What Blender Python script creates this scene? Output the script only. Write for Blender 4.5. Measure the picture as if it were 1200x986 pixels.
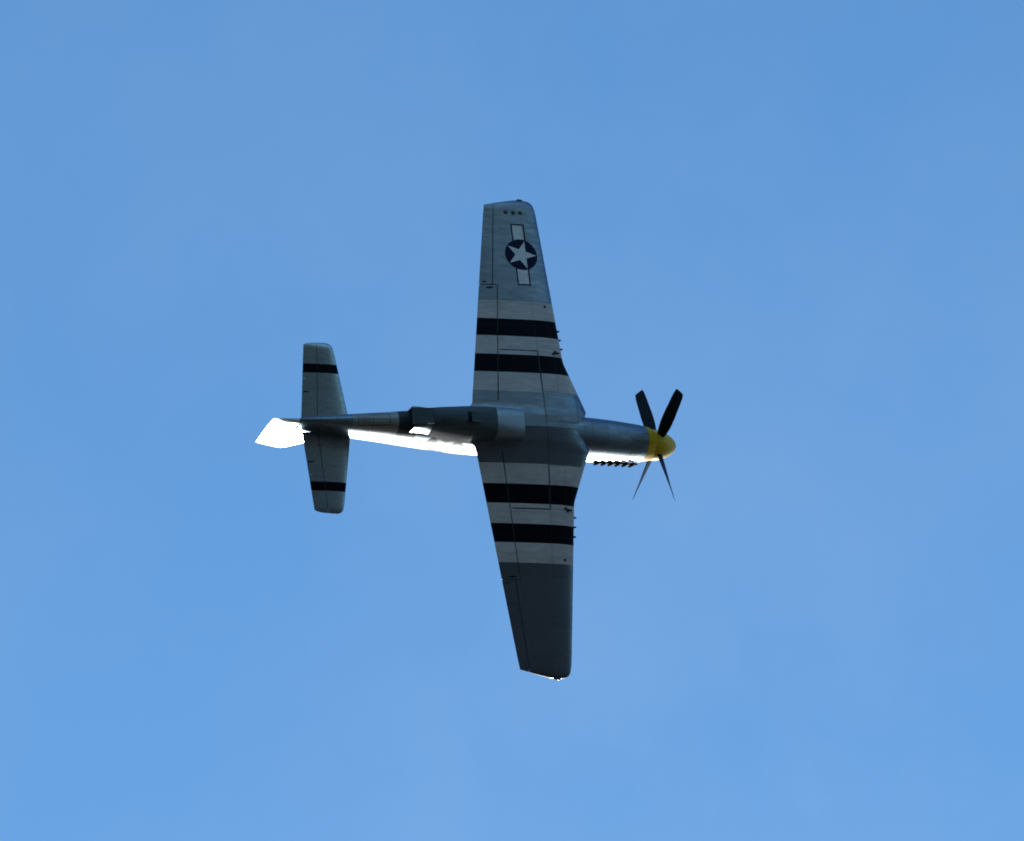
import bpy, bmesh, math, random
from math import sin, cos, tan, pi, sqrt, radians, degrees, atan2, asin
from mathutils import Matrix, Vector

for o in list(bpy.data.objects):
    bpy.data.objects.remove(o)
SC = bpy.context.scene
COL = SC.collection
random.seed(4)

# ------------------------------------------------------------------ camera
VIEW_ELEV = 62.0                       # the photographer looks steeply up
DIST = 150.0                           # metres to the aeroplane
F_PX = 52.1447 * DIST                  # focal length in pixels of a 1200 px wide picture
e = radians(VIEW_ELEV)
CAM_R = Matrix(((1, 0, 0), (0, -sin(e), -cos(e)), (0, cos(e), -sin(e)))).to_3x3()
CAM_POS = Vector((0, 0, 1.7))
CAM_M = Matrix.Translation(CAM_POS) @ CAM_R.to_4x4()
cam_data = bpy.data.cameras.new('camera')
cam_data.sensor_width = 36.0
cam_data.lens = 36.0 * F_PX / 1200.0
cam_data.clip_start = 0.5
cam_data.clip_end = 90000
cam = bpy.data.objects.new('camera', cam_data)
COL.objects.link(cam)
cam.matrix_world = CAM_M
cam_data.dof.use_dof = True            # a long hand-held lens, slightly front-focused
cam_data.dof.focus_distance = 100.0
cam_data.dof.aperture_fstop = 4.5
SC.camera = cam

# ------------------------------------------------------------------ light
SUN_C = Vector((0.05, -0.655, -0.755)).normalized()      # towards the sun, camera axes
SUN_W = CAM_R @ SUN_C
SUN_ELEV = asin(SUN_W.z)
SUN_AZ = atan2(SUN_W.x, SUN_W.y)
sd = bpy.data.lights.new('sun', 'SUN')
sd.energy = 3.6
sd.angle = radians(0.53)
sd.color = (1.0, 0.955, 0.89)
sun = bpy.data.objects.new('sun', sd)
COL.objects.link(sun)
sun.rotation_euler = SUN_W.to_track_quat('Z', 'Y').to_euler()
sun.location = (0, 0, 300)

SC.view_settings.view_transform = 'Standard'
SC.view_settings.look = 'None'
SC.view_settings.exposure = 0.85
SC.view_settings.gamma = 1.0
SC.view_settings.use_curve_mapping = False


class NT:
    """small helper for building node trees with arithmetic"""
    def __init__(self, tree):
        self.t = tree
        self.n = tree.nodes
        self.l = tree.links

    def put(self, sock, v):
        if isinstance(v, bpy.types.NodeSocket):
            self.l.new(v, sock)
        else:
            sock.default_value = v

    def m(self, op, a, b=0.0, c=0.0):
        nd = self.n.new('ShaderNodeMath')
        nd.operation = op
        self.put(nd.inputs[0], a)
        self.put(nd.inputs[1], b)
        self.put(nd.inputs[2], c)
        return nd.outputs[0]

    def add(self, *a):
        r = a[0]
        for x in a[1:]:
            r = self.m('ADD', r, x)
        return r

    def mul(self, *a):
        r = a[0]
        for x in a[1:]:
            r = self.m('MULTIPLY', r, x)
        return r

    def mx(self, *a):
        r = a[0]
        for x in a[1:]:
            r = self.m('MAXIMUM', r, x)
        return r

    def inv(self, a):
        return self.m('SUBTRACT', 1.0, a)

    def gt(self, a, b):
        return self.m('GREATER_THAN', a, b)

    def lt(self, a, b):
        return self.m('LESS_THAN', a, b)

    def between(self, a, lo, hi):
        return self.mul(self.gt(a, lo), self.lt(a, hi))

    def line(self, a, at, w):
        """1 where a is within w/2 of at"""
        return self.lt(self.m('ABSOLUTE', self.m('SUBTRACT', a, at)), w / 2)

    def box(self, x, x0, x1, y, y0, y1):
        return self.mul(self.between(x, x0, x1), self.between(y, y0, y1))

    def frame(self, x, x0, x1, y, y0, y1, w):
        outer = self.box(x, x0 - w / 2, x1 + w / 2, y, y0 - w / 2, y1 + w / 2)
        inner = self.box(x, x0 + w / 2, x1 - w / 2, y, y0 + w / 2, y1 - w / 2)
        return self.mul(outer, self.inv(inner))

    def mix(self, f, a, b):
        nd = self.n.new('ShaderNodeMix')
        nd.data_type = 'RGBA'
        self.put(nd.inputs[0], f)
        self.put(nd.inputs[6], a)
        self.put(nd.inputs[7], b)
        return nd.outputs[2]

    def noise(self, vec, scale, detail=3.0, rough=0.55):
        nd = self.n.new('ShaderNodeTexNoise')
        nd.inputs['Scale'].default_value = scale
        nd.inputs['Detail'].default_value = detail
        nd.inputs['Roughness'].default_value = rough
        self.l.new(vec, nd.inputs['Vector'])
        return nd.outputs['Fac']

    def remap(self, v, a, b, c, d):
        nd = self.n.new('ShaderNodeMapRange')
        nd.inputs[1].default_value = a
        nd.inputs[2].default_value = b
        nd.inputs[3].default_value = c
        nd.inputs[4].default_value = d
        self.l.new(v, nd.inputs[0])
        return nd.outputs[0]

    def scaled(self, vec, sx, sy, sz):
        nd = self.n.new('ShaderNodeVectorMath')
        nd.operation = 'MULTIPLY'
        self.l.new(vec, nd.inputs[0])
        nd.inputs[1].default_value = (sx, sy, sz)
        return nd.outputs[0]


def rgb(r, g, b):
    return (r, g, b, 1.0)


world = bpy.data.worlds.new('World')
SC.world = world
world.use_nodes = True
wt = NT(world.node_tree)
wt.n.clear()
sky = wt.n.new('ShaderNodeTexSky')
sky.sky_type = 'NISHITA'
sky.sun_disc = False
sky.sun_elevation = SUN_ELEV
sky.sun_rotation = SUN_AZ
sky.altitude = 0
sky.air_density = 1.0
sky.dust_density = 0.6
sky.ozone_density = 6.0
tc = wt.n.new('ShaderNodeTexCoord')
# thin high cirrus veil, part of the sky in every direction
veil = wt.noise(wt.scaled(tc.outputs['Generated'], 1.0, 0.7, 1.3), 16.0, 6.0, 0.58)
veil2 = wt.noise(tc.outputs['Generated'], 6.0, 2.0, 0.5)
vf = wt.mul(wt.remap(veil, 0.38, 0.75, 0.0, 1.0), wt.remap(veil2, 0.3, 0.7, 0.25, 1.0))
bg = wt.n.new('ShaderNodeBackground')
bg.inputs['Strength'].default_value = 0.15
tint = wt.n.new('ShaderNodeVectorMath')      # white balance of the clear blue
tint.operation = 'MULTIPLY'
wt.l.new(sky.outputs[0], tint.inputs[0])
tint.inputs[1].default_value = (0.775, 1.02, 0.965)
cl = wt.mix(wt.mul(vf, 0.08), tint.outputs[0], rgb(3.3, 3.5, 3.3))
wt.l.new(cl, bg.inputs['Color'])
wo = wt.n.new('ShaderNodeOutputWorld')
wt.l.new(bg.outputs[0], wo.inputs['Surface'])


# ------------------------------------------------------------------ mesh helpers
def obj_from(name, verts, faces, mat, parent=None, smooth=True, matidx=None, sharp=35):
    me = bpy.data.meshes.new(name)
    me.from_pydata([tuple(v) for v in verts], [], faces)
    bm = bmesh.new()
    bm.from_mesh(me)
    bmesh.ops.remove_doubles(bm, verts=bm.verts, dist=0.0004)
    bmesh.ops.dissolve_degenerate(bm, edges=bm.edges, dist=0.0002)
    bmesh.ops.recalc_face_normals(bm, faces=bm.faces)
    for ed in bm.edges:
        ed.smooth = not (len(ed.link_faces) != 2 or ed.calc_face_angle(0) > radians(sharp))
    bm.to_mesh(me)
    bm.free()
    for p in me.polygons:
        p.use_smooth = smooth
    mats = mat if isinstance(mat, (list, tuple)) else [mat]
    for m_ in mats:
        me.materials.append(m_)
    o = bpy.data.objects.new(name, me)
    COL.objects.link(o)
    if parent is not None:
        o.parent = parent
    return o


class Geo:
    def __init__(self):
        self.v = []
        self.f = []

    def grid(self, rows, close_u=False, flip=False):
        base = len(self.v)
        nr, nc = len(rows), len(rows[0])
        for r in rows:
            self.v += [tuple(p) for p in r]
        for i in range(nr - 1):
            for j in range(nc if close_u else nc - 1):
                a = base + i * nc + j
                b = base + i * nc + (j + 1) % nc
                self.f.append((a, b, b + nc, a + nc))

    def cap(self, ring):
        base = len(self.v)
        self.v += [tuple(p) for p in ring]
        c = len(self.v)
        n = len(ring)
        cx = [sum(p[k] for p in ring) / n for k in range(3)]
        self.v.append(tuple(cx))
        for i in range(n):
            self.f.append((base + i, base + (i + 1) % n, c))

    def box(self, c, s, R=None):
        R = R or Matrix.Identity(3)
        b = len(self.v)
        for dx in (-1, 1):
            for dy in (-1, 1):
                for dz in (-1, 1):
                    self.v.append(tuple(Vector(c) + R @ Vector((dx * s[0] / 2, dy * s[1] / 2, dz * s[2] / 2))))
        self.f += [(b, b + 1, b + 3, b + 2), (b + 4, b + 6, b + 7, b + 5), (b, b + 4, b + 5, b + 1),
                   (b + 2, b + 3, b + 7, b + 6), (b, b + 2, b + 6, b + 4), (b + 1, b + 5, b + 7, b + 3)]

    def tube(self, pts, radii, n=14, squash=1.0, caps=True):
        """tube along pts (list of Vector), radii per point"""
        rings = []
        for i, p in enumerate(pts):
            p = Vector(p)
            d = (Vector(pts[min(i + 1, len(pts) - 1)]) - Vector(pts[max(i - 1, 0)])).normalized()
            up = Vector((0, 0, 1)) if abs(d.z) < 0.9 else Vector((1, 0, 0))
            a = d.cross(up).normalized()
            b = a.cross(d).normalized()
            rings.append([p + radii[i] * (a * cos(t) * squash + b * sin(t)) for t in [2 * pi * k / n for k in range(n)]])
        self.grid(rings, close_u=True)
        if caps:
            self.cap(rings[0])
            self.cap(rings[-1])

    def make(self, name, mat, parent=None, **k):
        return obj_from(name, self.v, self.f, mat, parent, **k)


def lerp_table(tab, x):
    """monotone-ish cubic interpolation through rows of (x, a, b, ...)"""
    n = len(tab)
    if x <= tab[0][0]:
        return list(tab[0][1:])
    if x >= tab[-1][0]:
        return list(tab[-1][1:])
    i = 0
    while tab[i + 1][0] < x:
        i += 1
    x0, x1 = tab[i][0], tab[i + 1][0]
    h = x1 - x0
    t = (x - x0) / h
    out = []
    for k in range(1, len(tab[0])):
        y0, y1 = tab[i][k], tab[i + 1][k]
        d = (y1 - y0) / h
        dp = (y0 - tab[i - 1][k]) / (x0 - tab[i - 1][0]) if i > 0 else d
        dn = (tab[i + 2][k] - y1) / (tab[i + 2][0] - x1) if i < n - 2 else d
        m0 = 0.0 if dp * d <= 0 else 2 * dp * d / (dp + d)
        m1 = 0.0 if dn * d <= 0 else 2 * dn * d / (dn + d)
        out.append((2 * t**3 - 3 * t**2 + 1) * y0 + (t**3 - 2 * t**2 + t) * h * m0
                   + (-2 * t**3 + 3 * t**2) * y1 + (t**3 - t**2) * h * m1)
    return out


# ------------------------------------------------------------------ materials
def new_mat(name):
    m = bpy.data.materials.new(name)
    m.use_nodes = True
    t = NT(m.node_tree)
    bsdf = m.node_tree.nodes['Principled BSDF']
    tcn = t.n.new('ShaderNodeTexCoord')
    sep = t.n.new('ShaderNodeSeparateXYZ')
    t.l.new(tcn.outputs['Object'], sep.inputs[0])
    return m, t, bsdf, tcn.outputs['Object'], sep.outputs[0], sep.outputs[1], sep.outputs[2]


def simple_mat(name, col, metal=0.0, rough=0.5, var=0.15, nscale=6.0, spec=None):
    m, t, b, oc, x, y, z = new_mat(name)
    nz = t.noise(oc, nscale, 4.0)
    c0 = rgb(*[c * (1 - var) for c in col])
    c1 = rgb(*[min(1, c * (1 + var)) for c in col])
    t.l.new(t.mix(nz, c0, c1), b.inputs['Base Color'])
    b.inputs['Metallic'].default_value = metal
    t.l.new(t.remap(t.noise(oc, nscale * 2.3, 2.0), 0.3, 0.7, rough * 0.85, rough * 1.15), b.inputs['Roughness'])
    if spec is not None:
        b.inputs['Specular IOR Level'].default_value = spec
    return m


SEAM = rgb(0.040, 0.040, 0.046)
BLACK = rgb(0.0015, 0.0012, 0.004)
WHITE = rgb(0.485, 0.385, 0.375)
NAVY = rgb(0.008, 0.010, 0.035)


def panel_tone(t, x, y, sx, sy, amount=0.12):
    """a random tone for each rectangular skin panel"""
    cx = t.m('FLOOR', t.mul(x, sx))
    cy = t.m('FLOOR', t.mul(y, sy))
    cmb = t.n.new('ShaderNodeCombineXYZ')
    t.l.new(cx, cmb.inputs[0])
    t.l.new(cy, cmb.inputs[1])
    wn = t.n.new('ShaderNodeTexWhiteNoise')
    t.l.new(cmb.outputs[0], wn.inputs['Vector'])
    return t.remap(wn.outputs['Value'], 0, 1, 1 - amount, 1 + amount)


def finish_skin(t, b, oc, x, y, base, paint, seam, tone, metal=0.85, r_metal=0.33, r_paint=0.42, bump=0.25,
                bump_scale=2.2):
    """base: metal colour, paint: painted fraction, seam: seam mask"""
    grime = t.noise(t.scaled(oc, 0.7, 3.0, 3.0), 4.0, 5.0, 0.6)
    g = t.remap(grime, 0.3, 0.75, 1.08, 0.74)
    hsv = t.n.new('ShaderNodeVectorMath')
    hsv.operation = 'SCALE'
    t.l.new(base, hsv.inputs[0])
    t.l.new(t.mul(g, tone), hsv.inputs['Scale'])
    col = t.mix(seam, hsv.outputs[0], SEAM)
    t.l.new(col, b.inputs['Base Color'])
    t.put(b.inputs['Metallic'], t.mul(t.inv(t.mx(paint, seam)), metal))
    t.put(b.inputs['Specular IOR Level'], t.add(0.5, t.mul(paint, -0.45)))
    rr = t.add(t.mul(paint, r_paint), t.mul(t.inv(paint), r_metal))
    t.l.new(t.add(rr, t.remap(grime, 0.3, 0.7, -0.05, 0.08)), b.inputs['Roughness'])
    bp = t.n.new('ShaderNodeBump')
    bp.inputs['Strength'].default_value = bump
    bp.inputs['Distance'].default_value = 0.02
    h = t.add(t.mul(t.noise(oc, bump_scale, 2.0), 1.0), t.mul(seam, -0.25))
    t.l.new(h, bp.inputs['Height'])
    t.l.new(bp.outputs[0], b.inputs['Normal'])


# wing skin: silver lacquer, five 18-inch bands under each wing, star and bars
STRIPES = [0.853, 1.320, 1.760, 2.220, 2.645, 3.100]
STAR_X, STAR_Y, STAR_R = -3.505, 4.275, 0.385


def wing_material():
    m, t, b, oc, x, y, z = new_mat('silver_wing_skin')
    ay = t.m('ABSOLUTE', y)
    geo = t.n.new('ShaderNodeNewGeometry')
    vt = t.n.new('ShaderNodeVectorTransform')
    vt.vector_type = 'NORMAL'
    vt.convert_from = 'WORLD'
    vt.convert_to = 'OBJECT'
    t.l.new(geo.outputs['True Normal'], vt.inputs[0])
    sn = t.n.new('ShaderNodeSeparateXYZ')
    t.l.new(vt.outputs[0], sn.inputs[0])
    under = t.lt(sn.outputs[2], 0.0)
    white = t.between(ay, STRIPES[0], STRIPES[5])
    blk = t.add(t.between(ay, STRIPES[1], STRIPES[2]), t.between(ay, STRIPES[3], STRIPES[4]))
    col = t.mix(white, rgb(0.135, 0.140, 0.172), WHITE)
    col = t.mix(blk, col, BLACK)
    # national insignia: below the right wing, above the left wing
    side = t.add(t.mul(under, t.lt(y, 0.0)), t.mul(t.inv(under), t.gt(y, 0.0)))
    dx = t.m('SUBTRACT', x, STAR_X)
    dy = t.m('SUBTRACT', ay, STAR_Y)
    rr = t.m('SQRT', t.add(t.mul(dx, dx), t.mul(dy, dy)))
    disc = t.lt(rr, STAR_R)
    adx = t.m('ABSOLUTE', t.m('SUBTRACT', x, STAR_X - 0.015))
    ady = t.m('ABSOLUTE', dy)
    bar_o = t.mul(t.lt(adx, 0.160), t.lt(ady, 0.770))
    bar_i = t.mul(t.lt(adx, 0.125), t.lt(ady, 0.735))
    cnt = None
    rad = STAR_R * 0.955
    for k in range(5):
        a = 2 * pi * k / 5                  # edge normals of a pentagram whose point faces forward
        d = t.add(t.mul(dx, cos(a)), t.mul(dy, sin(a)))
        c = t.lt(d, rad * cos(radians(72)))
        cnt = c if cnt is None else t.add(cnt, c)
    star = t.mul(t.gt(cnt, 3.5), t.lt(rr, rad * 1.02))
    mark = t.mul(side, t.mx(disc, bar_o))
    mwhite = t.mul(side, t.mx(star, t.mul(bar_i, t.inv(disc))))
    col = t.mix(mark, col, NAVY)
    col = t.mix(mwhite, col, rgb(0.64, 0.56, 0.56))
    paint = t.mx(white, mark)
    # seams
    s = t.mul(t.line(y, 0.0, 0.020), 0.75)
    s = t.mx(s, t.mul(t.line(ay, 1.875, 0.026), t.between(x, -4.29, -3.39)))
    s = t.mx(s, t.mul(t.line(x, -3.405, 0.024), t.between(ay, 0.0, 1.885)))
    s = t.mx(s, t.mul(t.line(x, -3.405, 0.022), t.between(ay, 0.3, 5.2), 0.20))
    s = t.mx(s, t.mul(t.frame(x, -3.39, -2.62, ay, 0.14, 0.86, 0.018), 0.55))
    s = t.mx(s, t.mul(t.frame(x, -3.39, -3.02, ay, 0.88, 1.86, 0.014), 0.45))
    for yy in (1.95, 2.50, 3.12, 3.72, 5.10):
        s = t.mx(s, t.mul(t.line(ay, yy, 0.014), 0.22))
    s = t.mx(s, t.mul(t.line(ay, 4.9, 0.016), t.between(x, -3.98, -3.80), 0.9))
    s = t.mx(s, t.mul(t.frame(x, -3.40, -3.02, ay, 2.0, 2.5, 0.012), 0.35))
    s = t.mx(s, t.mul(t.line(x, -3.10, 0.014), t.between(ay, 1.9, 5.3), 0.10))
    s = t.mul(s, under)
    # rows of rivets read as a very faint stipple
    riv = t.mul(t.lt(t.m('FRACT', t.mul(ay, 4.0)), 0.05), t.lt(t.m('FRACT', t.mul(x, 22.0)), 0.4))
    s = t.mx(s, t.mul(riv, 0.05))
    tone = panel_tone(t, x, t.add(ay, t.mul(t.gt(y, 0), 40.0)), 1.45, 1.75, 0.07)
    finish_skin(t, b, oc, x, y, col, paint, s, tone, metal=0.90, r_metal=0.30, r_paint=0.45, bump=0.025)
    return m


def tail_material():
    m, t, b, oc, x, y, z = new_mat('silver_tail_skin')
    ay = t.m('ABSOLUTE', y)
    blk = t.between(ay, 1.278, 1.490)
    col = t.mix(blk, rgb(0.245, 0.265, 0.300), BLACK)
    s = t.mul(t.line(ay, 0.92, 0.012), 0.3)
    s = t.mx(s, t.mul(t.line(x, -8.16, 0.012), 0.22))
    riv = t.mul(t.lt(t.m('FRACT', t.mul(ay, 4.5)), 0.05), t.lt(t.m('FRACT', t.mul(x, 22.0)), 0.4))
    s = t.mx(s, t.mul(riv, 0.16))
    tone = panel_tone(t, x, t.add(y, 9.0), 2.0, 1.1, 0.06)
    finish_skin(t, b, oc, x, y, col, blk, s, tone, metal=0.90, r_metal=0.27, bump=0.06)
    return m


def fuselage_material(name, base=(0.17, 0.19, 0.235), rough=0.40, yellow=True, stripe=True, mottled=True, metal=0.9):
    m, t, b, oc, x, y, z = new_mat(name)
    col = None
    basec = rgb(*base)
    paint = None
    yl = t.gt(x, -0.86)
    low = t.lt(z, -0.36)
    col = t.mix(t.mul(yl, 1.0 if yellow else 0.0), basec, rgb(0.62, 0.345, 0.012))
    paint = t.mul(yl, 1.0 if yellow else 0.0)
    if stripe:
        bk = t.mul(t.between(x, -6.88, -6.45), low, 0.8)
        wh = t.mul(t.between(x, -7.90, -6.88), low, 0.7)
        col = t.mix(bk, col, BLACK)
        col = t.mix(wh, col, rgb(0.30, 0.26, 0.23))
        paint = t.mx(paint, bk, wh)
    if stripe:                       # star and bars on both sides behind the wing
        dx = t.m('SUBTRACT', x, -5.72)
        dz = t.m('SUBTRACT', z, -0.19)
        rr = t.m('SQRT', t.add(t.mul(dx, dx), t.mul(dz, dz)))
        disc = t.lt(rr, 0.45)
        adx = t.m('ABSOLUTE', dx)
        adz = t.m('ABSOLUTE', t.m('SUBTRACT', dz, 0.02))
        bar_o = t.mul(t.lt(adx, 0.86), t.lt(adz, 0.165))
        bar_i = t.mul(t.lt(adx, 0.825), t.lt(adz, 0.130))
        cnt = None
        for k in range(5):
            a = 2 * pi * k / 5 + pi / 2
            c = t.lt(t.add(t.mul(dx, cos(a)), t.mul(dz, sin(a))), 0.41 * cos(radians(72)))
            cnt = c if cnt is None else t.add(cnt, c)
        star = t.mul(t.gt(cnt, 3.5), t.lt(rr, 0.42))
        mark = t.mx(disc, bar_o)
        col = t.mix(mark, col, NAVY)
        col = t.mix(t.mx(star, t.mul(bar_i, t.inv(disc))), col, rgb(0.6, 0.6, 0.58))
        paint = t.mx(paint, mark)
    s = None
    for xx in (-1.02, -1.62, -2.28, -3.1, -4.3, -5.3, -5.95, -6.6, -7.45, -8.05, -8.6):
        l = t.mul(t.line(x, xx, 0.014), 0.55)
        s = l if s is None else t.mx(s, l)
    s = t.mx(s, t.mul(t.line(y, 0.0, 0.014), t.lt(x, -5.2), 0.4))
    s = t.mx(s, t.mul(t.frame(x, -7.78, -7.08, y, -0.13, 0.13, 0.016), low, 0.8))
    s = t.mx(s, t.mul(t.line(z, -0.28, 0.012), 0.4))
    s = t.mx(s, t.mul(t.line(z, 0.26, 0.012), 0.4))
    s = t.mx(s, t.mul(t.line(x, -0.86, 0.02), 0.6))
    tone = panel_tone(t, x, t.add(z, t.mul(y, 0.01)), 1.6, 1.9, 0.08)
    finish_skin(t, b, oc, x, y, col, paint, s, tone, metal=metal, r_metal=rough, bump=0.35 if mottled else 0.12,
                bump_scale=2.6)
    return m


M_WING = wing_material()
M_TAIL = tail_material()
M_FUSE = fuselage_material('polished_fuselage_skin')
M_SCOOP = fuselage_material('scoop_skin', base=(0.080, 0.088, 0.098), rough=0.75, yellow=False, stripe=False, mottled=False, metal=0.0)
_sb = M_SCOOP.node_tree.nodes['Principled BSDF'].inputs['Specular IOR Level']      # matt, almost no specular
for _l in list(_sb.links):
    M_SCOOP.node_tree.links.remove(_l)
_sb.default_value = 0.04
M_EXIT = fuselage_material('exit_fairing_skin', base=(0.13, 0.145, 0.165), yellow=False, stripe=False, mottled=False)
M_LIP = simple_mat('scoop_lip_silver', (0.235, 0.25, 0.285), metal=0.6, rough=0.42, var=0.06)
M_FIN = simple_mat('fin_silver', (0.60, 0.61, 0.62), metal=0.75, rough=0.34, var=0.05)
M_YEL = simple_mat('yellow_enamel', (0.62, 0.345, 0.012), rough=0.34, var=0.05, spec=0.25)
M_BLK = simple_mat('black_blade', (0.004, 0.004, 0.008), rough=0.5, var=0.2, spec=0.12)
M_DARK = simple_mat('dark_cavity', (0.012, 0.012, 0.013), rough=0.8, var=0.2, spec=0.1)
M_GAP_SHADE = simple_mat('gap_shade_dark', (0.038, 0.040, 0.046), rough=0.8, var=0.3, spec=0.1)  # dark colour stands in for shade inside the hinge gaps
M_STEEL = simple_mat('burnt_steel', (0.020, 0.014, 0.014), metal=0.0, rough=0.8, var=0.4, nscale=20, spec=0.1)
M_GUN = simple_mat('gun_steel', (0.008, 0.008, 0.009), rough=0.7, spec=0.1)
M_RED = simple_mat('red_lens', (0.07, 0.008, 0.006), rough=0.25)
M_GREEN = simple_mat('green_lens', (0.006, 0.03, 0.012), rough=0.25)
M_AMBER = simple_mat('amber_lens', (0.06, 0.025, 0.006), rough=0.25)
M_FRAME = simple_mat('canopy_frame_metal', (0.40, 0.41, 0.42), metal=0.8, rough=0.4)
M_WHT = simple_mat('hinge_bright', (0.7, 0.7, 0.7), metal=0.3, rough=0.3)
M_LEATHER = simple_mat('seat_back', (0.05, 0.035, 0.02), rough=0.7)

M_GLASS = bpy.data.materials.new('canopy_perspex')
M_GLASS.use_nodes = True
gb = M_GLASS.node_tree.nodes['Principled BSDF']
gb.inputs['Transmission Weight'].default_value = 1.0
gb.inputs['Roughness'].default_value = 0.02
gb.inputs['IOR'].default_value = 1.12
gb.inputs['Base Color'].default_value = rgb(0.93, 0.96, 0.97)

# ------------------------------------------------------------------ ground (outside the frame, but it lights the belly)
gm, gt_, gbs, goc, gx, gy, gz = new_mat('airfield_grass')
n1 = gt_.noise(goc, 0.004, 6.0, 0.6)
n2 = gt_.noise(goc, 0.15, 5.0, 0.6)
gcol = gt_.mix(gt_.remap(n1, 0.35, 0.65, 0, 1), rgb(0.018, 0.024, 0.013), rgb(0.038, 0.036, 0.027))
gcol = gt_.mix(gt_.mul(n2, 0.5), gcol, rgb(0.025, 0.029, 0.018))
gt_.l.new(gcol, gbs.inputs['Base Color'])
gbs.inputs['Roughness'].default_value = 0.95
def disc(name, radii, z, mat):
    G = Geo()
    G.grid([[(r * cos(2 * pi * k / 64), r * sin(2 * pi * k / 64), z) for k in range(64)] for r in radii], close_u=True)
    o = G.make(name, mat, None, smooth=False)
    o['kind'] = 'structure'
    return o


disc('ground', (0.01, 60, 400, 2000, 8000, 30000), 0.0, gm)

# ------------------------------------------------------------------ the aeroplane
# local axes: +x forward (origin at the tip of the spinner), +y to the left wing, +z up
PR = Matrix(((0.93021, 0.07377, -0.35953), (-0.05734, -0.93835, -0.34089), (-0.36252, 0.33772, -0.86864)))
PX = PR.col[0].normalized()
PY = (PR.col[1] - PR.col[1].dot(PX) * PX).normalized()
PZ = PX.cross(PY)
PR = Matrix((PX, PY, PZ)).transposed()
PLANE_C = Matrix.Translation(Vector((3.6821, -0.5861, -DIST))) @ PR.to_4x4()
plane = bpy.data.objects.new('fighter_plane', None)
COL.objects.link(plane)
plane.empty_display_size = 2
plane.matrix_world = CAM_M @ PLANE_C
plane['label'] = 'silver propeller fighter plane with yellow nose and black and white wing stripes against blue sky'
plane['category'] = 'airplane'

# ---- fuselage: x aft, half width, top, bottom, height of greatest width, exponents
FUS = [
    (0.625, .352, .352, -.360, 0.00, 2.0, 2.0),
    (0.720, .371, .373, -.425, 0.00, 2.0, 2.2),
    (0.90, .392, .405, -.480, 0.00, 2.1, 2.4),
    (1.30, .418, .450, -.545, 0.00, 2.2, 2.6),
    (1.80, .436, .495, -.620, 0.00, 2.3, 2.8),
    (2.40, .446, .530, -.675, 0.00, 2.3, 2.9),
    (3.00, .450, .555, -.690, 0.00, 2.3, 2.9),
    (3.80, .450, .570, -.690, 0.00, 2.2, 3.0),
    (4.60, .440, .590, -.690, 0.00, 2.2, 3.0),
    (5.20, .420, .590, -.690, 0.00, 2.2, 3.0),
    (5.80, .386, .560, -.690, -.01, 2.1, 3.0),
    (6.50, .335, .500, -.680, -.03, 2.1, 2.8),
    (7.15, .275, .450, -.620, -.05, 2.1, 2.4),
    (7.85, .218, .405, -.500, -.04, 2.0, 2.3),
    (8.40, .165, .365, -.405, -.02, 2.0, 2.2),
    (8.80, .120, .330, -.335, 0.0, 2.0, 2.0),
    (9.03, .085, .300, -.290, 0.0, 2.0, 2.0),
]


def spow(v, p):
    return math.copysign(abs(v) ** p, v)


def section(x, w, zt, zb, zm, nt, nb, n=72):
    ring = []
    for k in range(n):
        a = 2 * pi * k / n
        ex = 2.0 / (nt if sin(a) >= 0 else nb)
        yy = w * spow(cos(a), ex)
        hh = (zt - zm) if sin(a) >= 0 else (zm - zb)
        ring.append((-x, yy, zm + hh * spow(sin(a), ex)))
    return ring


G = Geo()
xs = [0.625 + i * (9.03 - 0.625) / 110 for i in range(111)]
rings = [section(x, *lerp_table(FUS, x)) for x in xs]
G.grid(rings, close_u=True)
G.cap(rings[0])
G.cap(rings[-1])
fus = G.make('fuselage', M_FUSE, plane)

# chin air intake under the nose
G = Geo()
rr = []
for x, w, zb, zt in ((0.635, .150, -.455, -.30), (0.68, .165, -.475, -.28), (0.88, .19, -.505, -.28), (1.2, .20, -.540, -.30), (1.7, .19, -.585, -.35)):
    zc, hh = (zb + zt) / 2, (zt - zb) / 2
    rr.append([(-x, w * spow(cos(a), .8), zc + hh * spow(sin(a), .8)) for a in [2 * pi * k / 24 for k in range(24)]])
G.grid(rr, close_u=True)
G.cap(rr[-1])
intake = G.make('carburettor_intake', M_FUSE, plane)
G = Geo()
G.cap([(p[0] - 0.02, p[1] * .95, p[2] * .98) for p in rr[0]])
G.make('intake_mouth', M_DARK, intake)

# ---- spinner with its four blades
G = Geo()
rings = []
SP_L, SP_R = 0.615, 0.352
for i in range(25):
    u = i / 24
    x = SP_L * (1 - cos(u * pi / 2)) if i else 0.0
    r = SP_R * (1 - (1 - x / SP_L) ** 1.95) ** 0.60
    rings.append([(-x, r * cos(2 * pi * k / 48), r * sin(2 * pi * k / 48)) for k in range(48)])
G.grid(rings, close_u=True)
G.cap(rings[-1])
spinner = G.make('spinner', M_YEL, plane)
G = Geo()
rings = [[(-x, r * cos(2 * pi * k / 48), r * sin(2 * pi * k / 48)) for k in range(48)] for x, r in ((0.612, .34), (0.635, .34))]
G.grid(rings, close_u=True)
G.make('spinner_backplate', M_DARK, spinner)

BX = -0.475          # propeller disc
BLADE = [  # radius, chord, thickness, pitch angle of the chord from the disc plane
    (0.16, .130, .130, 62), (0.30, .165, .105, 58), (0.42, .215, .070, 54), (0.60, .262, .045, 49), (0.80, .285, .034, 44.5),
    (1.00, .288, .027, 40.5), (1.20, .278, .021, 37.5), (1.40, .274, .017, 35), (1.55, .262, .013, 33.2), (1.64, .238, .010, 32.4),
    (1.685, .222, .007, 32), (1.704, .180, .004, 32)]


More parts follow.
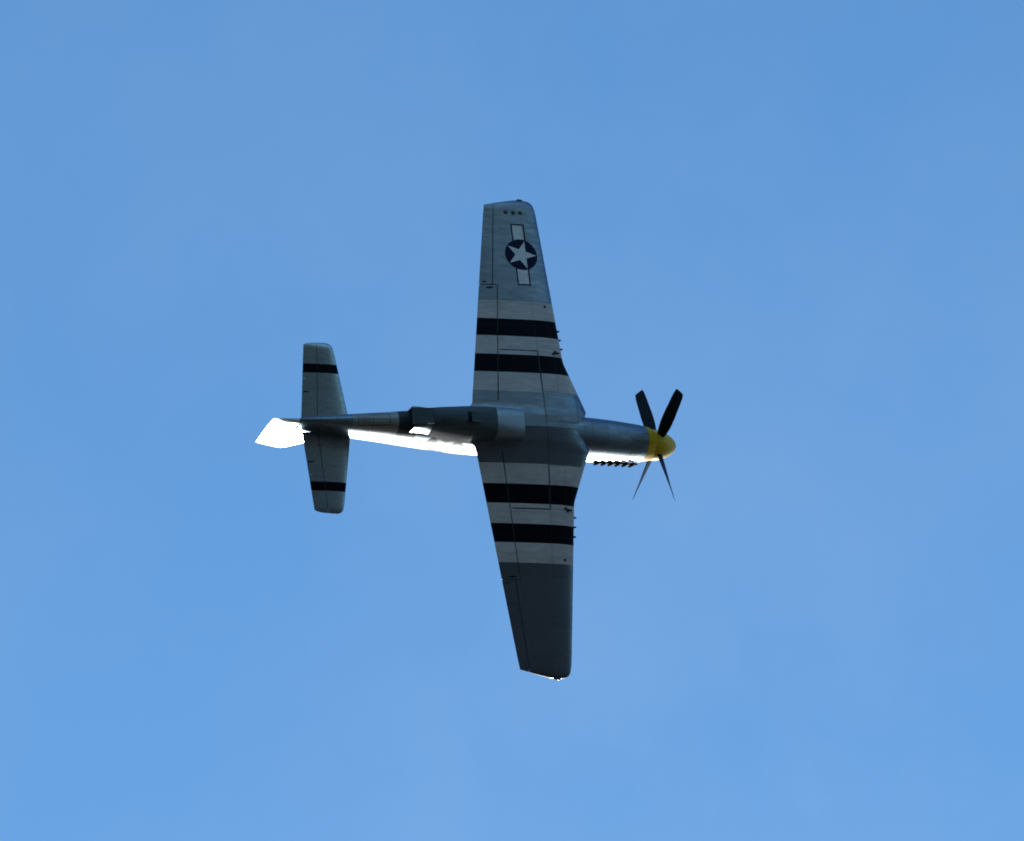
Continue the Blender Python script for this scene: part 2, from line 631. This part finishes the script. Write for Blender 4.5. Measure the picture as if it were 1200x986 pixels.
def blade_mesh(theta, coarse=26):
    G = Geo()
    r_ = Vector((0, cos(theta), sin(theta)))
    t_ = Vector((0, -sin(theta), cos(theta)))
    x_ = Vector((1, 0, 0))
    rings = []
    for i in range(coarse + 1):
        r = BLADE[0][0] + (BLADE[-1][0] - BLADE[0][0]) * (1 - (1 - i / coarse) ** 1.5)
        ch, th, be = lerp_table(BLADE, r)
        be = radians(be)
        c_ = cos(be) * t_ + sin(be) * x_          # trailing to leading edge
        n_ = -sin(be) * t_ + cos(be) * x_
        cen = Vector((BX, 0, 0)) + r * r_
        ring = []
        for k in range(20):
            a = 2 * pi * k / 20
            u = cos(a) * 0.5
            tt = th * 0.5 * spow(sin(a), 1.0) * (1.0 if r < 0.35 else (0.75 + 0.5 * u))
            camber = 0.0 if r < 0.35 else 0.06 * ch * (0.25 - u * u) * 2
            ring.append(cen + c_ * (u * ch) + n_ * (tt + camber))
        rings.append(ring)
    G.grid(rings, close_u=True)
    G.cap(rings[0])
    G.cap(rings[-1])
    return G


for k in range(4):
    blade_mesh(radians(154.87 + 90 * k)).make('propeller_blade', M_BLK, spinner)


# ---- generic lifting surface
def naca(c):
    return 5 * (.2969 * sqrt(max(c, 0)) - .1260 * c - .3516 * c * c + .2843 * c**3 - .1036 * c**4)


def wing_le(y):
    if y >= 1.72:
        return 2.784 + .0645 * (y - 1.7)
    if y >= 1.55:                        # soft kink
        t = (y - 1.55) / .17
        a, b_ = 2.743 + .0, 2.784 + .0645 * .02
        return a + (b_ - a) * (1 - (1 - t) ** 1.7)
    if y >= .45:
        return 2.365 + (y - .45) * (2.743 - 2.365) / (1.55 - .45)
    return 2.365 + (.45 - y) * .4


def wing_te(y):
    te = 4.257 + .1655 * (5.5 - y)
    if y < .52:
        te += .25 * ((.52 - y) / .20) ** 1.5 if y > .32 else .25
    return te


W_Z0, DIH = -0.590, tan(radians(5))
TIP_Y = [(0, 5.49), (.03, 5.575), (.10, 5.64), (.22, 5.665), (.35, 5.665), (.55, 5.625), (.75, 5.575), (1.0, 5.50)]


def wing_pt(eta, c, upper, side, off=0.0):
    """eta spanwise station in metres, c chord fraction; side -1 right / +1 left"""
    y_lin = eta
    sc = 1.0
    e0 = 5.25
    if eta > e0:
        s = min(1.0, (eta - e0) / (5.55 - e0))
        ye = lerp_table(TIP_Y, c)[0]
        y_lin = e0 + s * (ye - e0)
        sc = sqrt(max(0.0, 1 - max(0, (s - .45) / .55) ** 2.2)) ** .7
    le, te = wing_le(min(eta, 5.5)), wing_te(min(eta, 5.5))
    if eta > e0:
        s = min(1.0, (eta - e0) / (5.55 - e0))
        le += .015 * s ** 3
    ch = te - le
    x = le + c * ch
    tr = .150 - (.150 - .115) * min(eta, 5.5) / 5.5
    if eta < 1.6:
        tr *= 1 - .04 * (1.6 - eta)
    yt = naca(c) * tr * ch * sc
    z = W_Z0 + DIH * y_lin - .010 * c
    if upper:
        z += yt * 1.12 + .004 * sc + off
    else:
        z -= yt * .86 + .003 * sc + off
    z += .035 * ch * sin(pi * min(1, c)) * .3 * sc
    return (-x, side * y_lin, z)


def flap_c(eta):
    xh = 4.192 + (3.13 - eta) * .105
    return (xh - wing_le(eta)) / (wing_te(eta) - wing_le(eta))


def ail_c(eta):
    en = min(eta, 5.5)
    xh = 4.026 + (5.48 - en) * .120
    return (xh - wing_le(en)) / (wing_te(en) - wing_le(en))


def surf_patch(G, etas, c0f, c1f, ptf, side, nc=22, le_dense=True, gap0=0.0, cap_ends=True, shroud=0.0):
    """closed slab between chord fractions"""
    rows = []
    for en in etas:
        c0, c1 = c0f(en), c1f(en)
        cs = []
        for k in range(nc + 1):
            u = k / nc
            u = (1 - cos(u * pi / 2)) if le_dense else u
            cs.append(c0 + (c1 - c0) * u)
        lo = [ptf(en, c, False, side) for c in cs]
        up = [ptf(en, c, True, side) for c in reversed(cs)]
        rows.append(lo + up)
    G.grid(rows, close_u=True)
    if cap_ends:
        for r in (rows[0], rows[-1]):
            base = len(G.v)
            G.v += list(r)
            n = len(r)
            for k in range(n // 2 - 1):
                G.f.append((base + k, base + k + 1, base + n - 2 - k, base + n - 1 - k))
    return rows


def frange(a, b, n):
    return [a + (b - a) * i / n for i in range(n + 1)]


GAP = 0.012


def make_wing(side):
    G = Geo()
    surf_patch(G, frange(0.0, .60, 14), lambda e_: 0.0, lambda e_: 1.0, wing_pt, side, nc=30, cap_ends=False)
    etas = frange(.60, 3.49, 34)
    surf_patch(G, etas, lambda e_: 0.0, lambda e_: flap_c(e_), wing_pt, side, nc=28)
    tip = [5.25 + .3 * (1 - (1 - i / 16) ** 1.8) for i in range(17)]
    etas = frange(3.49, 5.25, 20)[:-1] + tip
    surf_patch(G, etas, lambda e_: 0.0, lambda e_: ail_c(e_), wing_pt, side, nc=28, cap_ends=True)
    w = G.make('wing', M_WING, plane)
    # flap
    G = Geo()
    surf_patch(G, frange(.605, 3.489, 30), lambda e_: flap_c(e_) + .011, lambda e_: 1.0, wing_pt, side, nc=9, le_dense=False)
    G.make('flap', M_WING, w)
    # aileron
    G = Geo()
    surf_patch(G, frange(3.491, 5.25, 16)[:-1] + tip, lambda e_: ail_c(e_) + .014, lambda e_: 1.0, wing_pt, side, nc=9,
               le_dense=False)
    ail = G.make('aileron', M_WING, w)
    # dark strip added to close the hinge gap, shade put into its colour
    G = Geo()
    for e0, e1, fn in ((.605, 3.48, flap_c), (3.50, 5.46, ail_c)):
        rows = []
        for en in frange(e0, e1, 20):
            a = Vector(wing_pt(en, fn(en) - .004, False, side)) + Vector((0, 0, .006))
            b_ = Vector(wing_pt(en, fn(en) + .020, False, side)) + Vector((0, 0, .006))
            c_ = Vector(wing_pt(en, fn(en) + .020, True, side)) - Vector((0, 0, .003))
            d_ = Vector(wing_pt(en, fn(en) - .004, True, side)) - Vector((0, 0, .003))
            rows.append([a, b_, c_, d_])
        G.grid(rows, close_u=True)
    # dark strip standing for the shaded chordwise gap between flap and aileron
    rows = []
    for c in frange(.765, .97, 6):
        rows.append([Vector(wing_pt(en, c, u, side)) + Vector((0, 0, -.004 if u else -.002)) for en, u in ((3.478, False), (3.502, False), (3.502, True), (3.478, True))])
    G.grid(rows, close_u=True)
    G.make('hinge_gap_shade', M_GAP_SHADE, w)
    # trim tab hinge and horn, actuator fairings
    G = Geo()
    for yy, xx in ((3.56, 4.44),):
        c = (xx - wing_le(yy)) / (wing_te(yy) - wing_le(yy))
        p = wing_pt(yy, c, False, side)
        G.box((p[0] - .02, p[1], p[2] - .008), (.09, .016, .012))
    G.make('trim_tab_hinge', M_DARK, ail)
    p = wing_pt(3.42, .845, False, side)
    G = Geo()
    G.tube([(p[0] + .08, p[1], p[2] - .004), (p[0], p[1], p[2] - .022), (p[0] - .10, p[1], p[2] - .006)], [.006, .013, .006], n=8)
    G.make('hinge_fairing', M_DARK, w)

    # flush doors on the underside
    def door(name, x0, x1, y0, y1, rad, nx=14, ny=12, mat=M_WING, lean=0.0):
        G = Geo()
        rows = []
        for i in range(ny + 1):
            yy = y0 + (y1 - y0) * i / ny
            d = min(yy - y0, y1 - yy)
            ins = rad - sqrt(max(0, rad * rad - (rad - d) ** 2)) if d < rad else 0.0
            row = []
            for j in range(nx + 1):
                xx = x0 + ins + (x1 + lean * (y1 - yy) - x0 - 2 * ins) * j / nx
                c = (xx - wing_le(yy)) / (wing_te(yy) - wing_le(yy))
                row.append(wing_pt(yy, c, False, side, .003))
            rows.append(row)
        G.grid(rows)
        edge = rows[0] + [r[-1] for r in rows[1:-1]] + rows[-1][::-1] + [r[0] for r in rows[1:-1]][::-1]
        low = [(p[0], p[1], p[2] + .006) for p in edge]
        G.grid([edge, low], close_u=True)
        return G.make(name, mat, w)
    door('wheel_door', 2.64, 3.375, .16, .84, .12)
    door('landing_gear_door', 3.03, 3.380, .895, 1.85, .05)
    door('access_panel', 3.425, 4.215, .66, 1.855, .03, lean=.105)
    door('ammunition_door', 3.04, 3.380, 2.02, 2.48, .03)
    # machine guns
    for yy in (1.995, 2.215, 2.435):
        x0 = wing_le(yy)
        zc = W_Z0 + DIH * yy + .004
        G = Geo()
        G.tube([(-x0 - .10, side * yy, zc), (-x0 + .015, side * yy, zc)], [.034, .028], n=12)
        G.tube([(-x0 + .0, side * yy, zc), (-x0 + .055, side * yy, zc)], [.022, .020], n=12)
        G.make('gun_barrel', M_GUN, w)
    # small rack fittings / cartridge chute and a tie-down ring
    G = Geo()
    yy = 1.86
    for dx_, dy_, sx, sy in ((2.92, 0, .09, .025), (2.98, .015, .04, .06), (3.03, -.03, .07, .018)):
        c = (dx_ - wing_le(yy)) / (wing_te(yy) - wing_le(yy))
        p = wing_pt(yy + dy_, c, False, side)
        G.box((p[0], p[1], p[2] - .012), (sx, sy, .035))
    G.make('rack_fitting', M_GUN, w)
    G = Geo()
    p = wing_pt(3.0, .125, False, side)
    G.tube([(p[0], p[1], p[2] + .01), (p[0], p[1], p[2] - .008)], [.035, .028], n=14)
    G.make('tie_down_ring', M_GUN, w)
    # wing tip light
    G = Geo()
    p = Vector(wing_pt(5.55, .28, True, side))
    G.tube([p + Vector((.10, -side * .02, -.005)), p + Vector((.05, side * .012, 0)), p + Vector((-.02, side * .016, 0)), p + Vector((-.09, -side * .01, 0))],
           [.008, .022, .022, .008], n=12)
    G.make('wingtip_light', M_RED if side > 0 else M_GREEN, w)
    if side < 0:
        for xx, mt in ((3.755, M_RED), (3.575, M_GREEN), (3.408, M_AMBER)):
            G = Geo()
            yy = 5.335
            le, te = wing_le(5.33), wing_te(5.33)
            cc = (xx - le) / (te - le)
            z = wing_pt(5.33, cc, False, side)[2]
            rings = []
            for r, dz in ((.058, .004), (.052, -.006), (.035, -.014), (.012, -.018)):
                rings.append([(-xx + r * cos(2 * pi * k / 20), side * yy + r * sin(2 * pi * k / 20), z + dz) for k in range(20)])
            G.grid(rings, close_u=True)
            G.cap(rings[-1])
            G.make('recognition_light', mt, w)
    return w


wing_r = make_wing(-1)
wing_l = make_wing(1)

# ---- radiator scoop: x, half width, bottom, side exponent
SCOOP = [
    (4.03, .352, -.965, 4.2, -.50), (4.25, .370, -1.000, 4.0, -.50), (4.70, .390, -1.045, 3.0, -.48), (5.20, .405, -1.085, 2.3, -.46),
    (5.70, .370, -1.095, 2.0, -.46), (6.05, .318, -1.045, 2.3, -.46), (6.25, .280, -.985, 2.7, -.50), (6.42, .262, -.940, 5.0, -.52),
    (6.62, .255, -.900, 9.0, -.54)]


def scoop_ring(x, w, zb, nexp, ztop, n=40, inset=0.0):
    ring = []
    for k in range(n + 1):
        a = pi + pi * k / n
        ex = 2.0 / nexp
        yy = (w - inset) * spow(cos(a), ex)
        zz = ztop + (zb + inset - ztop) * abs(spow(sin(a), ex))
        ring.append((-x, yy, zz))
    return ring


def scoop_shell(x0, x1, n, th=.022):
    G = Geo()
    xs_ = frange(x0, x1, n)
    outer = [scoop_ring(x, *lerp_table(SCOOP, x)) for x in xs_]
    inner = [scoop_ring(x, *lerp_table(SCOOP, x), inset=th) for x in xs_]
    G.grid(outer)
    G.grid(inner)
    G.grid([outer[0], inner[0]])
    G.grid([outer[-1], inner[-1]])
    return G


scoop = scoop_shell(4.705, 6.19, 30).make('radiator_scoop', M_SCOOP, plane)
scoop_shell(6.196, 6.62, 12).make('exit_fairing', M_EXIT, scoop)
scoop_shell(4.03, 4.695, 14, th=.03).make('scoop_intake_lip', M_LIP, scoop)
G = Geo()                                # duct: dark radiator faces front and rear
for nm, x in (('radiator_core', 4.28), ('duct_outlet', 6.36)):
    G = Geo()
    G.cap(scoop_ring(x, *lerp_table(SCOOP, x), inset=.02))
    G.make(nm, M_DARK, scoop)
# exit door at the rear, slightly lowered
G = Geo()
rows = []
for x, z in ((6.20, -1.005), (6.42, -.952), (6.66, -.910)):
    w_ = .185
    rows.append([(-x, -w_, z), (-x, w_, z), (-x, w_, z + .02), (-x, -w_, z + .02)])
G.grid(rows, close_u=True)
G.cap(rows[0])
G.cap(rows[-1])
G.make('radiator_exit_door', M_SCOOP, scoop)
# oil cooler flap, open at its rear edge
G = Geo()
rows = []
for x, z in ((5.12, -1.088), (5.22, -1.102), (5.33, -1.116)):
    rows.append([(-x, -.115, z), (-x, .125, z), (-x, .125, z + .014), (-x, -.115, z + .014)])
G.grid(rows, close_u=True)
G.cap(rows[0])
G.cap(rows[-1])
G.make('oil_cooler_flap', M_SCOOP, scoop)
G = Geo()
G.box((-5.375, .005, -1.082), (.075, .24, .020))
G.make('oil_cooler_outlet', M_DARK, scoop)

# ---- exhaust stacks, six a side
for s in (-1, 1):
    G = Geo()
    G.box((-1.45, s * .432, .150), (1.04, .034, .085))
    ex = G.make('exhaust_shroud', M_STEEL, plane)
    for k in range(6):
        x = 1.0 + k * .168
        G = Geo()
        G.tube([(-x, s * .41, .155), (-x - .035, s * .450, .150), (-x - .085, s * .478, .150), (-x - .125, s * .492, .152)],
               [.045, .042, .036, .034], n=12, squash=.75)
        G.make('exhaust_stack', M_STEEL, ex)

# ---- tailplane
T_Z = .150


def tail_le(y):
    return 7.725 + .155 * y


def tail_te(y):
    return 8.893 - .095 * y


TAIL_TIP = [(0, 1.885), (.04, 1.94), (.12, 1.985), (.25, 2.005), (.6, 2.0), (.9, 1.975), (1.0, 1.94)]


def tail_pt(eta, c, upper, side, off=0.0):
    e0 = 1.75
    y = eta
    sc = 1.0
    if eta > e0:
        s = min(1.0, (eta - e0) / .2)
        y = e0 + s * (lerp_table(TAIL_TIP, c)[0] - e0)
        sc = sqrt(max(0, 1 - max(0, (s - .4) / .6) ** 2.2))
    le, te = tail_le(min(eta, 1.93)), tail_te(min(eta, 1.93))
    ch = te - le
    yt = naca(c) * .095 * ch * sc + .003 * sc
    return (-(le + c * ch), side * y, T_Z + (yt if upper else -yt))


def elev_c(eta):
    en = min(eta, 1.93)
    xh = 8.515 - .062 * en
    return (xh - tail_le(en)) / (tail_te(en) - tail_le(en))


for side in (-1, 1):
    tip = [1.75 + .2 * (1 - (1 - i / 12) ** 1.8) for i in range(13)]
    G = Geo()
    surf_patch(G, frange(0.0, 1.75, 18)[:-1] + tip, lambda e_: 0.0, elev_c, tail_pt, side, nc=20)
    st = G.make('tailplane', M_TAIL, plane)
    G = Geo()
    surf_patch(G, frange(.13, 1.75, 16)[:-1] + tip, lambda e_: elev_c(e_) + .016, lambda e_: 1.0, tail_pt, side, nc=8, le_dense=False)
    el = G.make('elevator', M_TAIL, st)
    G = Geo()
    rows = []
    for en in frange(.12, 1.85, 16):
        rows.append([Vector(tail_pt(en, elev_c(en) + dc, u, side)) + Vector((0, 0, -.003 if u else .004))
                     for dc, u in ((-.004, False), (.022, False), (.022, True), (-.004, True))])
    G.grid(rows, close_u=True)
    G.make('hinge_gap_shade', M_GAP_SHADE, st)  # added dark strip, its colour gives the elevator gap its shade
    G = Geo()                              # bright trim tab hinge
    yy = 1.13
    p = tail_pt(yy, .965, False, side)
    G.box((p[0] - .01, p[1], p[2] - .006), (.085, .016, .014))
    G.make('trim_tab_hinge', M_WHT, el)
    G = Geo()
    yy = .82
    p = tail_pt(yy, .90, False, side)
    G.box((p[0], p[1], p[2] - .004), (.13, .018, .012))
    G.make('trim_tab_rod', M_DARK, el)

# ---- fin and rudder (chord along x, span along z)
FIN_Z = [(-.30, 9.00), (.0, 8.6), (.38, 7.93), (.48, 7.86), (.62, 7.96), (1.07, 8.51 - .06), (1.35, 8.75), (1.50, 8.89)]


def fin_le(z):
    return lerp_table(FIN_Z, z)[0]


def rud_te(z):
    return lerp_table([(-.30, 9.60), (-.22, 9.67), (.2, 9.655), (.5, 9.628), (1.0, 9.59), (1.25, 9.57), (1.5, 9.55)], z)[0]


FIN_TIP = [(0, 1.475), (.05, 1.492), (.12, 1.488), (.4, 1.44), (.8, 1.36), (.95, 1.325), (1.0, 1.29)]


def fin_pt(eta, c, upper, side, off=0.0):
    e0 = 1.12
    z = eta
    sc = 1.0
    if eta > e0:
        s = min(1.0, (eta - e0) / .2)
        z = e0 + s * (lerp_table(FIN_TIP, c)[0] - e0)
        sc = sqrt(max(0, 1 - max(0, (s - .5) / .5) ** 2.2))
    if eta < -.12:
        sc = sqrt(max(0.0, 1 - ((-.12 - eta) / .125) ** 2)) * .9 + .1
    zz = min(eta, 1.32)
    le, te = fin_le(z if eta > e0 else zz), rud_te(z if eta > e0 else zz)
    ch = te - le
    yt = naca(c) * .085 * 1.35 * sc + .003 * sc
    if eta < .45 and c > .55:
        yt *= 1 + .3 * (.45 - eta)
    return (-(le + c * ch), (yt if upper else -yt), z)


def rud_c(eta):
    zz = min(eta, 1.32)
    zq = zz if eta <= 1.12 else 1.12 + (eta - 1.12) / .2 * .25
    le, te = fin_le(zq), rud_te(zq)
    return (9.03 - .02 * zz - le) / (te - le)


tip = [1.12 + .2 * (1 - (1 - i / 12) ** 1.8) for i in range(13)]
G = Geo()
surf_patch(G, frange(.25, 1.12, 14)[:-1] + tip, lambda e_: 0.0, rud_c, fin_pt, 1, nc=16)
fin = G.make('tail_fin', M_FIN, plane)
G = Geo()
surf_patch(G, frange(-.245, 1.12, 22)[:-1] + tip, lambda e_: rud_c(e_) + .012, lambda e_: 1.0, fin_pt, 1, nc=8, le_dense=False)
rud = G.make('rudder', M_FIN, fin)
G = Geo()
rows = []
for en in frange(-.2, 1.25, 16):
    rows.append([Vector(fin_pt(en, rud_c(en) + dc, u, 1)) + Vector((0, -.003 if u else .003, 0))
                 for dc, u in ((-.006, False), (.020, False), (.020, True), (-.006, True))])
G.grid(rows, close_u=True)
G.make('hinge_gap_shade', M_GAP_SHADE, fin)  # added dark strip, shade of the rudder gap put into its colour
# dorsal fillet ahead of the fin
G = Geo()
rings = []
for i in range(15):
    u = i / 14
    x = 6.95 + u * 1.35
    zb = lerp_table(FUS, x)[1] - .05
    zt_ = lerp_table(FUS, x)[1] - .01 + .40 * u ** 1.9
    w_ = .012 + .045 * u
    rings.append([(-x, -w_ * 1.6, zb), (-x, -w_, zb + (zt_ - zb) * .5), (-x, -w_ * .35, zt_ - .01), (-x, 0, zt_), (-x, w_ * .35, zt_ - .01),
                  (-x, w_, zb + (zt_ - zb) * .5), (-x, w_ * 1.6, zb)])
G.grid(rings)
G.make('dorsal_fillet', M_FUSE, fin)

# ---- tail wheel doors
for s in (-1, 1):
    G = Geo()
    rows = []
    for x in frange(7.10, 7.76, 8):
        w_, zt_, zb, zm, nt, nb = lerp_table(FUS, x)
        row = []
        for q in frange(.008, .120, 4):
            zz = zm - (zm - zb) * (max(0, 1 - (q / w_) ** nb)) ** (1 / nb)
            row.append((-x, s * q, zz - .004))
        rows.append(row)
    G.grid(rows)
    edge = rows[0] + [r[-1] for r in rows[1:-1]] + rows[-1][::-1] + [r[0] for r in rows[1:-1]][::-1]
    G.grid([edge, [(p[0], p[1], p[2] + .008) for p in edge]], close_u=True)
    G.make('tailwheel_door', M_FUSE, plane)

# ---- aerial mast and rear aerial
G = Geo()
rows = []
for z, c0, c1, w_ in ((.44, 6.62, 6.86, .020), (.62, 6.68, 6.86, .015), (.78, 6.74, 6.86, .010), (.80, 6.77, 6.84, .004)):
    rows.append([(-c0, 0, z), (-(c0 * .6 + c1 * .4), w_, z), (-c1, 0, z), (-(c0 * .6 + c1 * .4), -w_, z)])
G.grid(rows, close_u=True)
G.cap(rows[-1])
G.make('aerial_mast', M_FRAME, plane)

# ---- canopy, windscreen, cockpit
def canopy_ring(x, w, zt, zb, n=24):
    return [(-x, w * spow(cos(pi * k / n), .85), zb + (zt - zb) * spow(sin(pi * k / n), .85)) for k in range(n + 1)]


CAN = [(3.42, .30, .93, .50), (3.70, .325, 1.02, .50), (4.05, .33, 1.04, .50), (4.50, .31, .98, .51), (4.95, .24, .84, .52), (5.30, .14, .70, .53),
       (5.45, .05, .61, .54)]
G = Geo()
G.grid([canopy_ring(x, *lerp_table(CAN, x)) for x in frange(3.42, 5.45, 26)])
can = G.make('canopy', M_GLASS, plane)
G = Geo()
G.grid([canopy_ring(x, w_, zt_, .50) for x, w_, zt_ in ((2.98, .24, .54), (3.15, .27, .70), (3.38, .298, .925))])
G.make('windscreen', M_GLASS, plane)
G = Geo()
for x, th in ((3.40, .035),):
    a = canopy_ring(x - th / 2, .305, .94, .49)
    b_ = canopy_ring(x + th / 2, .312, .945, .49)
    c_ = canopy_ring(x + th / 2, .285, .91, .49)
    d_ = canopy_ring(x - th / 2, .280, .905, .49)
    G.grid([a, b_, c_, d_, a])
for s in (-1, 1):
    G.tube([(-3.42, s * .315, .515), (-4.05, s * .345, .515), (-4.5, s * .325, .52), (-4.95, s * .255, .53), (-5.40, s * .08, .55)], [.018] * 5, n=8)
    G.tube([(-2.98, s * .235, .55), (-3.38, s * .19, .90)], [.014, .014], n=8)
G.make('canopy_frame', M_FRAME, can)
G = Geo()
G.box((-4.25, 0, .66), (.06, .34, .34), Matrix.Rotation(radians(-12), 3, 'Y'))
G.box((-4.26, 0, .86), (.05, .16, .12), Matrix.Rotation(radians(-12), 3, 'Y'))
G.make('pilot_seat', M_LEATHER, plane)
